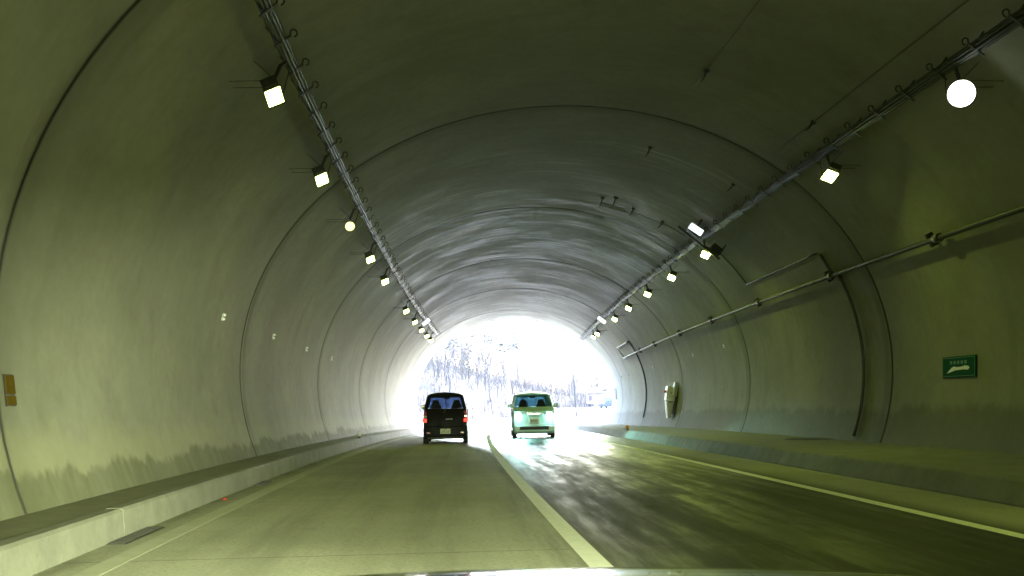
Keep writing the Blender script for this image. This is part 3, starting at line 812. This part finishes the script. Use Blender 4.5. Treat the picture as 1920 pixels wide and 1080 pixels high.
    MB().box(-bw+.08, bw-.08, y1-1.15, y1-.9, belt-.2, belt-.01).build('dashboard', M['trim'], root, bevel=.03)
    if kind != 'front': MB().box(-hw*.93, hw*.93, y0-.035, y0+.08, .25, .60).build('rear_bumper', paint, root, bevel=.035, seg=3)
    MB().box(-hw*.93, hw*.93, y1-.10, y1+.04, .25, .50).build('front_bumper', paint, root, bevel=.035, seg=3)
    MB().box(-hw*.8, hw*.8, y0+.0, y0+.15, .19, .26).build('skirt', M['trim'], root)
    return root, y0, y1, hw
# black wagon ahead, seen from behind
bk, y0, y1, hw = wagon('black_wagon', 'small black wagon ahead in the left lane, seen from behind', frame(34.4+1.70, -.33, 0, R_(.5)), M['car_black'], M['glass'], 3.40, 1.475, 1.70, 1.16, 1.14, .20, .42, 1.0, .285, 'rear')
for sx in (-1, 1):
    tl = MB().hexa([(sx*.66, y0-.028, .74), (sx*.725, y0-.028, .74), (sx*.725, y0+.12, .74), (sx*.66, y0+.12, .74), (sx*.60, y0-.0, 1.08), (sx*.70, y0-.0, 1.08), (sx*.70, y0+.13, 1.08), (sx*.60, y0+.13, 1.08)]).build('tail_light', M['tail'], bk, bevel=.012)
    MB().box(sx*.675-.075, sx*.675+.07, y0-.036, y0+.02, .72, .84).build('lit_segment', M['tail_lit'], tl, bevel=.01)
    MB().box(sx*.66-.03, sx*.66+.05, y0-.030, y0-.02, .88, .94).build('reversing_lens', M['headlens'], tl)
    MB().box(sx*.55-.06, sx*.55+.06, y0-.041, y0-.03, .36, .40).build('reflector', M['tail'], bk)
pl = MB().box(-.165, .165, y0-.047, y0-.037, .345, .51).build('number_plate', M['plate'], bk, bevel=.004)
fm = Matrix.Translation((0, y0-.049, .41)) @ Matrix.Rotation(R_(90), 4, 'X')
text_mesh('29-33', .115, M['plate_ink'], pl, fm)
text_mesh('580', .055, M['plate_ink'], pl, Matrix.Translation((0, y0-.049, .478)) @ Matrix.Rotation(R_(90), 4, 'X'), 'plate_series')
MB().box(-.20, .20, y0-.045, y0-.0, .555, .60).build('plate_lamp_trim', M['car_black'], bk, bevel=.008)
em = MB().tube([(.035, 0, .03), (0, 0, .05), (-.035, 0, .02), (.035, 0, -.02), (0, 0, -.05), (-.035, 0, -.03)], .010, 6).build('emblem', M['chrome'], bk, Matrix.Translation((-.03, y0+.012, 1.085)))
for k, (x, wd) in enumerate(((.02, .03), (.07, .04), (.125, .025), (.175, .05))):
    MB().box(x, x+wd, y0-.012, y0+.03, .805, .832).build('badge_letter', M['grey'], bk)
MB().tube([(0, y0+.10, 1.52), (0, y0-.0, 1.30)], .008, 5).build('rear_wiper', M['trim'], bk)

# white-silver van coming the other way, headlamp bloom tint put into its paint
vn, y0, y1, hw = wagon('mint_van', 'pale mint van with lit headlamps coming in the right lane', frame(40.0+1.80, 2.88, 0, math.pi), M['car_mint'], M['glass_teal'], 3.60, 1.64, 1.77, 1.20, 1.34, .25, .30, 1.10, .30, 'front')
for sx in (-1, 1):
    hl = MB().box(sx*.60-.165, sx*.60+.165, y1-.10, y1+.012, .74, .98).build('headlight', M['headlens'], vn, bevel=.04)
    MB().lathe([(.125, 0), (.13, .02), (.10, .05), (.03, .06)], 22, 'Y', Matrix.Translation((sx*.60, y1+.0, .86))).build('lamp', M['head'], hl)
    MB().lathe([(.055, 0), (.055, .02)], 14, 'Y', Matrix.Translation((sx*.60, y1+.03, .40))).build('fog_lamp', M['headlens'], vn)
    ld = bpy.data.lights.new('headlamp_beam', 'SPOT'); ld.energy = 40; ld.color = (.40, 1.0, .88); ld.spot_size = R_(48); ld.spot_blend = .35; ld.shadow_soft_size = .08
    lo = bpy.data.objects.new('headlamp_beam', ld); put(lo, vn, Matrix.Translation((sx*.60, y1+.10, .86)) @ Matrix.Rotation(R_(26 if sx < 0 else 8), 4, 'Z') @ Matrix.Rotation(R_(90-21), 4, 'X'))
gr = MB().box(-.27, .27, y1-.05, y1+.012, .895, .99).build('grille', M['trim'], vn, bevel=.01)
for k in range(7): MB().box(-.245+k*.078, -.215+k*.078, y1+.006, y1+.022, .905, .98).build('grille_bar', M['chrome'], gr)
pl = MB().box(-.165, .165, y1+.041, y1+.05, .60, .765).build('number_plate', M['plate'], vn, bevel=.004)
text_mesh('29-33', .115, M['plate_ink'], pl, Matrix.Translation((0, y1+.052, .665)) @ Matrix.Rotation(R_(180), 4, 'Z') @ Matrix.Rotation(R_(90), 4, 'X'))
MB().box(-.60, .60, y1+.0, y1+.045, .33, .47).build('lower_intake', M['trim'], vn, bevel=.02)
MB().box(-.20, .20, y1-.05, y1+.04, .565, .80).build('plate_mount', M['car_mint'], vn, bevel=.015)
for sx in (-1, 1): MB().tube([(sx*.12, y1-.79, 1.205), (sx*.12+.3, y1-.83, 1.26)], .008, 5).build('wiper', M['trim'], vn)

# the viewer's own car: bonnet seen at the bottom edge
own = tag(empty('own_car', frame(0, .06, 0)), 'glossy grey bonnet of the car carrying the viewer, at the bottom edge', 'car')
rows = []
for i in range(25):
    y = .62+i*(1.95-.62)/24
    row = []
    for j in range(25):
        x = -.74+1.48*j/24
        z = .9835-.25*(y-1.03)**2-.075*x*x-.35*max(0, abs(x)-.5)**2
        if y > 1.7: z -= 2.2*(y-1.7)**2
        row.append((x, y, z))
    rows.append(row)
o = MB().grid(rows).build('bonnet', M['car_grey'], own)
so_ = o.modifiers.new('thick', 'SOLIDIFY'); so_.thickness = .02; so_.offset = -1
for sx in (-1, 1):
    MB().box(sx*.77-.04, sx*.77+.04, .3, 1.85, .30, .80).build('wing', M['car_grey'], own, bevel=.03)
    MB().box(sx*.58-.17, sx*.58+.17, 1.90, 2.0, .55, .72).build('headlight', M['head_own'], own, bevel=.03)
    wheel(own, sx*.70, 1.15, .29, .17, sx)
    ld = bpy.data.lights.new('low_beam', 'SPOT'); ld.energy = OWN_BEAM*(.58 if sx < 0 else .9); ld.color = (.90, 1.0, .55); ld.spot_size = R_(54); ld.spot_blend = .85; ld.shadow_soft_size = .07
    put(bpy.data.objects.new('low_beam', ld), own, Matrix.Translation((sx*.58, 2.06, .64)) @ Matrix.Rotation(R_(24 if sx < 0 else 9), 4, 'Z') @ Matrix.Rotation(R_(90-8), 4, 'X'))
MB().box(-.78, .78, 1.86, 2.02, .22, .54).build('front_bumper', M['car_grey'], own, bevel=.05, seg=3)
MB().box(-.38, .38, 1.93, 1.98, .58, .70).build('grille', M['trim'], own)
MB().box(-.68, .68, .55, .66, .86, .905).build('cowl', M['trim'], own, bevel=.01)

# ------------------------------------------------------------------ outside the mouth
M['bark'] = plain('grey bark', (.032, .028, .030), .9, 0, .25, 3)
M['twig'] = plain('bare twigs', (.040, .034, .038), .9, 0, .2, 1)
M['needle'] = plain('conifer needles', (.022, .035, .029), .8, 0, .35, 1.2)
M['pole'] = plain('dark steel pole', (.02, .022, .025), .5, .4, .15, 3)
def bare_tree(seed, H):
    r = random.Random(seed); tr = MB(); tw = MB()
    def grow(p, d, L, rad, lev):
        n = 3; pts = [p]; q = p
        for i in range(n):
            d = (d+Vector((r.uniform(-.16, .16), r.uniform(-.16, .16), r.uniform(-.05, .12)))).normalized()
            q = q+d*L/n; pts.append(q)
        (tr if lev < 1 else tw).tube(pts, [rad*(1-.5*i/n) for i in range(n+1)], 6 if lev == 0 else (4 if lev == 1 else 3), cap=False)
        if lev >= 4: return
        k = (7, 5, 4, 4)[lev]
        for i in range(k):
            t = (.30 if lev == 0 else .2)+(.7 if lev == 0 else .8)*(i+r.random())/k
            j = min(n-1, int(t*n)); b = pts[j].lerp(pts[j+1], t*n-j)
            a = r.uniform(0, 6.283); sp = r.uniform(.45, .95)
            nd = (d*(1.05-sp*.5)+Vector((math.cos(a), math.sin(a), r.uniform(-.05, .5)))*sp).normalized()
            grow(b, nd, L*r.uniform(.40, .62), rad*.45, lev+1)
    grow(Vector((0, 0, -.3)), Vector((0, 0, 1)), H*.62, H*.016, 0)
    return tr.mesh('trunk', M['bark'], False), tw.mesh('crown', M['twig'], False)
def conifer(seed, H, pine=False):
    r = random.Random(seed); tr = MB(); cr = MB()
    lean = Vector((r.uniform(-.04, .04), r.uniform(-.04, .04), 1))
    tr.tube([lean*(H*t)+Vector((math.sin(t*5)*.12, 0, -.3)) for t in (0, .3, .6, .98)], [H*.018, H*.014, H*.009, .02], 7, cap=False)
    def clump(c, R, n):
        for k in range(n):
            p = c+Vector((r.gauss(0, .5), r.gauss(0, .5), r.gauss(0, .32)))*R
            a = r.uniform(0, 6.28); e = r.uniform(-.6, .6); L = R*r.uniform(.25, .5)
            d = Vector((math.cos(a)*math.cos(e), math.sin(a)*math.cos(e), math.sin(e)))
            s_ = d.cross(Vector((r.uniform(-1, 1), r.uniform(-1, 1), r.uniform(-1, 1)))).normalized()*L*.28
            cr.face([p-d*L*.5, p+s_, p+d*L*.6, p-s_])
    lv = 9 if pine else 22
    z0 = .55 if pine else .18
    for i in range(lv):
        t = z0+(1-z0)*(i+.3)/lv; z = H*t
        rad = (H*.20*(1-.55*((t-z0)/(1-z0))**2)*r.uniform(.5, 1.1)) if pine else H*.20*(1-t)**.8*r.uniform(.7, 1.15)+.12
        nb = 4 if pine else 6
        for k in range(nb):
            a = r.uniform(0, 6.28)
            tip = Vector((math.cos(a)*rad, math.sin(a)*rad, z+rad*(.15 if pine else -.22)))
            o = Vector((lean.x*z, lean.y*z, z))
            tr.tube([o, o.lerp(o+tip-Vector((0, 0, z)), 1)], [.03, .012], 3, cap=False)
            if pine: clump(o+(tip-Vector((0, 0, z)))*.9, rad*.55+.25, 34)
            else:
                for q in (.4, .7, 1.0): clump(o+(tip-Vector((0, 0, z)))*q, rad*.26+.16, 9)
    return tr.mesh('trunk', M['bark'], False), cr.mesh('crown', M['needle'], False)
BARE = [bare_tree(i, h) for i, h in ((1, 9.0), (2, 8.0), (3, 10.0), (4, 7.0), (5, 8.5))]
CON = [conifer(11, 10), conifer(12, 9), conifer(13, 9, True), conifer(14, 10, True)]
def tree(meshes, x, y, sc_, rz, name, label, group=None):
    root = empty(name, Matrix.Translation((x, y, hill(x, y))) @ Matrix.Rotation(rz, 4, 'Z') @ Matrix.Scale(sc_, 4)); tag(root, label, 'tree', group)
    put(bpy.data.objects.new('trunk', meshes[0]), root); put(bpy.data.objects.new('crown', meshes[1]), root)
CAMP = Vector((0, 0, CAM_H)); CR = cam.matrix_world.to_3x3()
def bearing(px, dist):
    """ground point at a bearing given by a column of the 1920-wide picture"""
    d = CR @ Vector(((px-960)/1951.9, -(762-540)/1951.9, -1)); d.z = 0; d.normalize()
    return d.x*dist, d.y*dist
for px, D, i, s_, lb, g_ in [
    (868, 150, 0, 1.05, 'tall narrow conifer topping the left part of the wood', None),
    (905, 158, 2, .95, 'thin dark pine beside the tall conifer', None),
    (972, 150, 3, .95, 'round topped pine standing out above the middle of the wood', None),
    (945, 162, 2, .9, 'leaning pine left of the round topped pine', None),
    (880, 135, 1, .75, 'dark young conifer half way up the left slope', None),
    (1075, 168, 1, .85, 'conifer above the right end of the wood', None),
    (1120, 150, 0, .6, 'small conifer behind the roadside sign', None),
    (835, 128, 3, .7, 'pine low on the slope at the left edge of the mouth', None),
    (1010, 172, 1, .7, 'distant conifer in the dip of the treeline', None)]:
    x, y = bearing(px, D); tree(CON[i], x, y, s_, rnd.uniform(0, 6), 'conifer_tree', lb, g_)
for k in range(110):
    px = 780+ (k*61.8) % 385; D = 118+ (k*37) % 62
    x, y = bearing(px+rnd.uniform(-8, 8), D)
    tree(BARE[k % 5], x, y, rnd.uniform(.5, .8)*(1.15-.4*(px-780)/385), rnd.uniform(0, 6.28), 'bare_tree', 'leafless grey tree in the pale wood beyond the mouth', 'leafless trees of the wood')
# undergrowth of twigs on the slope
ug = MB(); r = random.Random(5)
for k in range(9000):
    x, y = bearing(r.uniform(775, 1175), r.uniform(112, 170)); z = hill(x, y)
    L = r.uniform(.5, 2.0); a = r.uniform(0, 6.28); d = Vector((math.cos(a)*.35, math.sin(a)*.35, 1)).normalized()
    p = Vector((x, y, z-.1)); s_ = Vector((math.cos(a+1.57), math.sin(a+1.57), 0))*.03
    ug.face([p-s_, p+s_, p+d*L])
    for q in range(2):
        b = p+d*L*r.uniform(.3, .8); e = Vector((r.uniform(-.8, .8), r.uniform(-.8, .8), r.uniform(.3, .9))).normalized()*L*.5
        ug.face([b-s_*.6, b+s_*.6, b+e])
tag(ug.build('undergrowth', M['twig'], fix=False), 'pale leafless undergrowth covering the slope', 'undergrowth', kind='stuff')
def gp(px, D): 
    x, y = bearing(px, D); return Vector((x, y, hill(x, y)))
p = gp(1081, 92)
root = tag(empty('lamp_post', Matrix.Translation(p)), 'tall dark leaning pole outside, right of the oncoming van', 'pole')
MB().tube([(0, 0, -.2), (-.16, 0, 3.2), (-.42, 0, 7.6)], [.10, .075, .05], 10).build('shaft', M['pole'], root)
MB().lathe([(.16, 0), (.16, .05), (.11, .08)], 14).build('base', M['pole'], root)
p = gp(954, 116)
root = tag(empty('white_post', Matrix.Translation(p)), 'slim white post in front of the wood, behind the van', 'post')
MB().tube([(0, 0, -.2), (0, 0, 4.6)], [.16, .13], 10).build('shaft', M['white'], root)
MB().lathe([(.15, 4.6), (.10, 4.7), (.02, 4.74)], 10).build('cap', M['white'], root)
p = gp(1064, 82)
root = tag(empty('snow_pole', Matrix.Translation(p)), 'thin red and white striped snow pole at the right roadside', 'pole')
for k in range(8): MB().lathe([(.055, k*.22), (.055, k*.22+.219)], 10).build('band', M['red' if k % 2 else 'white'], root)
p = gp(1117, 84)
M['sign_board'] = plain('white sign board', (.80, .80, .80), .5, 0, .04, 6); M['sign_lilac'] = plain('lilac sign panel', (.05, .035, .06), .5, 0, .12, 6)
root = tag(empty('roadside_sign', Matrix.Translation(p) @ Matrix.Rotation(R_(-4), 4, 'Z')), 'white roadside information board on a post outside the mouth', 'sign')
k = 84/1951.9
MB().box(-.115, .115, -.06, .06, -.2, 1.15).build('post', M['white'], root, bevel=.02)
MB().box(-.66, .68, -.05, .05, 1.15, 1.80).build('panel', M['sign_board'], root, bevel=.01)
MB().box(-.66, .42, -.30, .10, 2.0, 2.42).build('hood', M['sign_board'], root, bevel=.03)
MB().box(-.62, .40, -.22, .05, 1.86, 1.999).build('hood_recess', M['sign_lilac'], root)
MB().box(-.60, -.26, -.056, -.051, 1.33, 1.78).build('lilac_field', M['sign_lilac'], root)
for j, (x0, x1, z0, z1) in enumerate(((-.20, -.15, 1.35, 1.78), (-.10, -.06, 1.35, 1.78), (-.02, .02, 1.35, 1.78), (.06, .34, 1.66, 1.70), (.06, .14, 1.36, 1.48), (.44, .58, 1.38, 1.48))):
    MB().box(x0, x1, -.056, -.051, z0, z1).build('sign_mark', M['sign_lilac'], root)
for sx in (-1, 1): MB().box(sx*.52-.12-.02, sx*.52-.12+.02, -.1, -.04, 1.80, 2.0).build('strut', M['sign_lilac'], root)
pc = gp(1147, 93)
wagon('parked_car', 'blue grey parked car half hidden behind the right edge of the mouth', Matrix.Translation(pc) @ Matrix.Rotation(R_(-20), 4, 'Z'), M['car_blue'], M['glass'], 3.6, 1.6, 1.5, 1.02, 1.2, .4, .5, .95, .29, 'rear')
root = tag(empty('wall_plate', wall_frame(66.5, 88, 0)), 'narrow dark plate on the right wall at the mouth edge', 'plate')
MB().box(-.55, .55, -.42, .42, .01, .04).build('backing', M['grey'], root); MB().box(-.5, .5, -.38, .38, .041, .05).build('face', M['pole'], root)

# ------------------------------------------------------------------ damp air
HAZE = 0.0004
m = bpy.data.materials.new('haze'); m.use_nodes = True; nt_ = m.node_tree; nt_.nodes.clear()
ou = nt_.nodes.new('ShaderNodeOutputMaterial'); pv = nt_.nodes.new('ShaderNodeVolumePrincipled')
pv.inputs['Color'].default_value = (.93, .95, .97, 1); pv.inputs['Density'].default_value = HAZE; pv.inputs['Anisotropy'].default_value = .4
nt_.links.new(pv.outputs[0], ou.inputs['Volume'])
tag(MB().box(-1000, 1000, -1000, 1600, -4, 45).build('haze', m), 'thin damp haze filling the tunnel and the air outside', 'haze', kind='stuff')
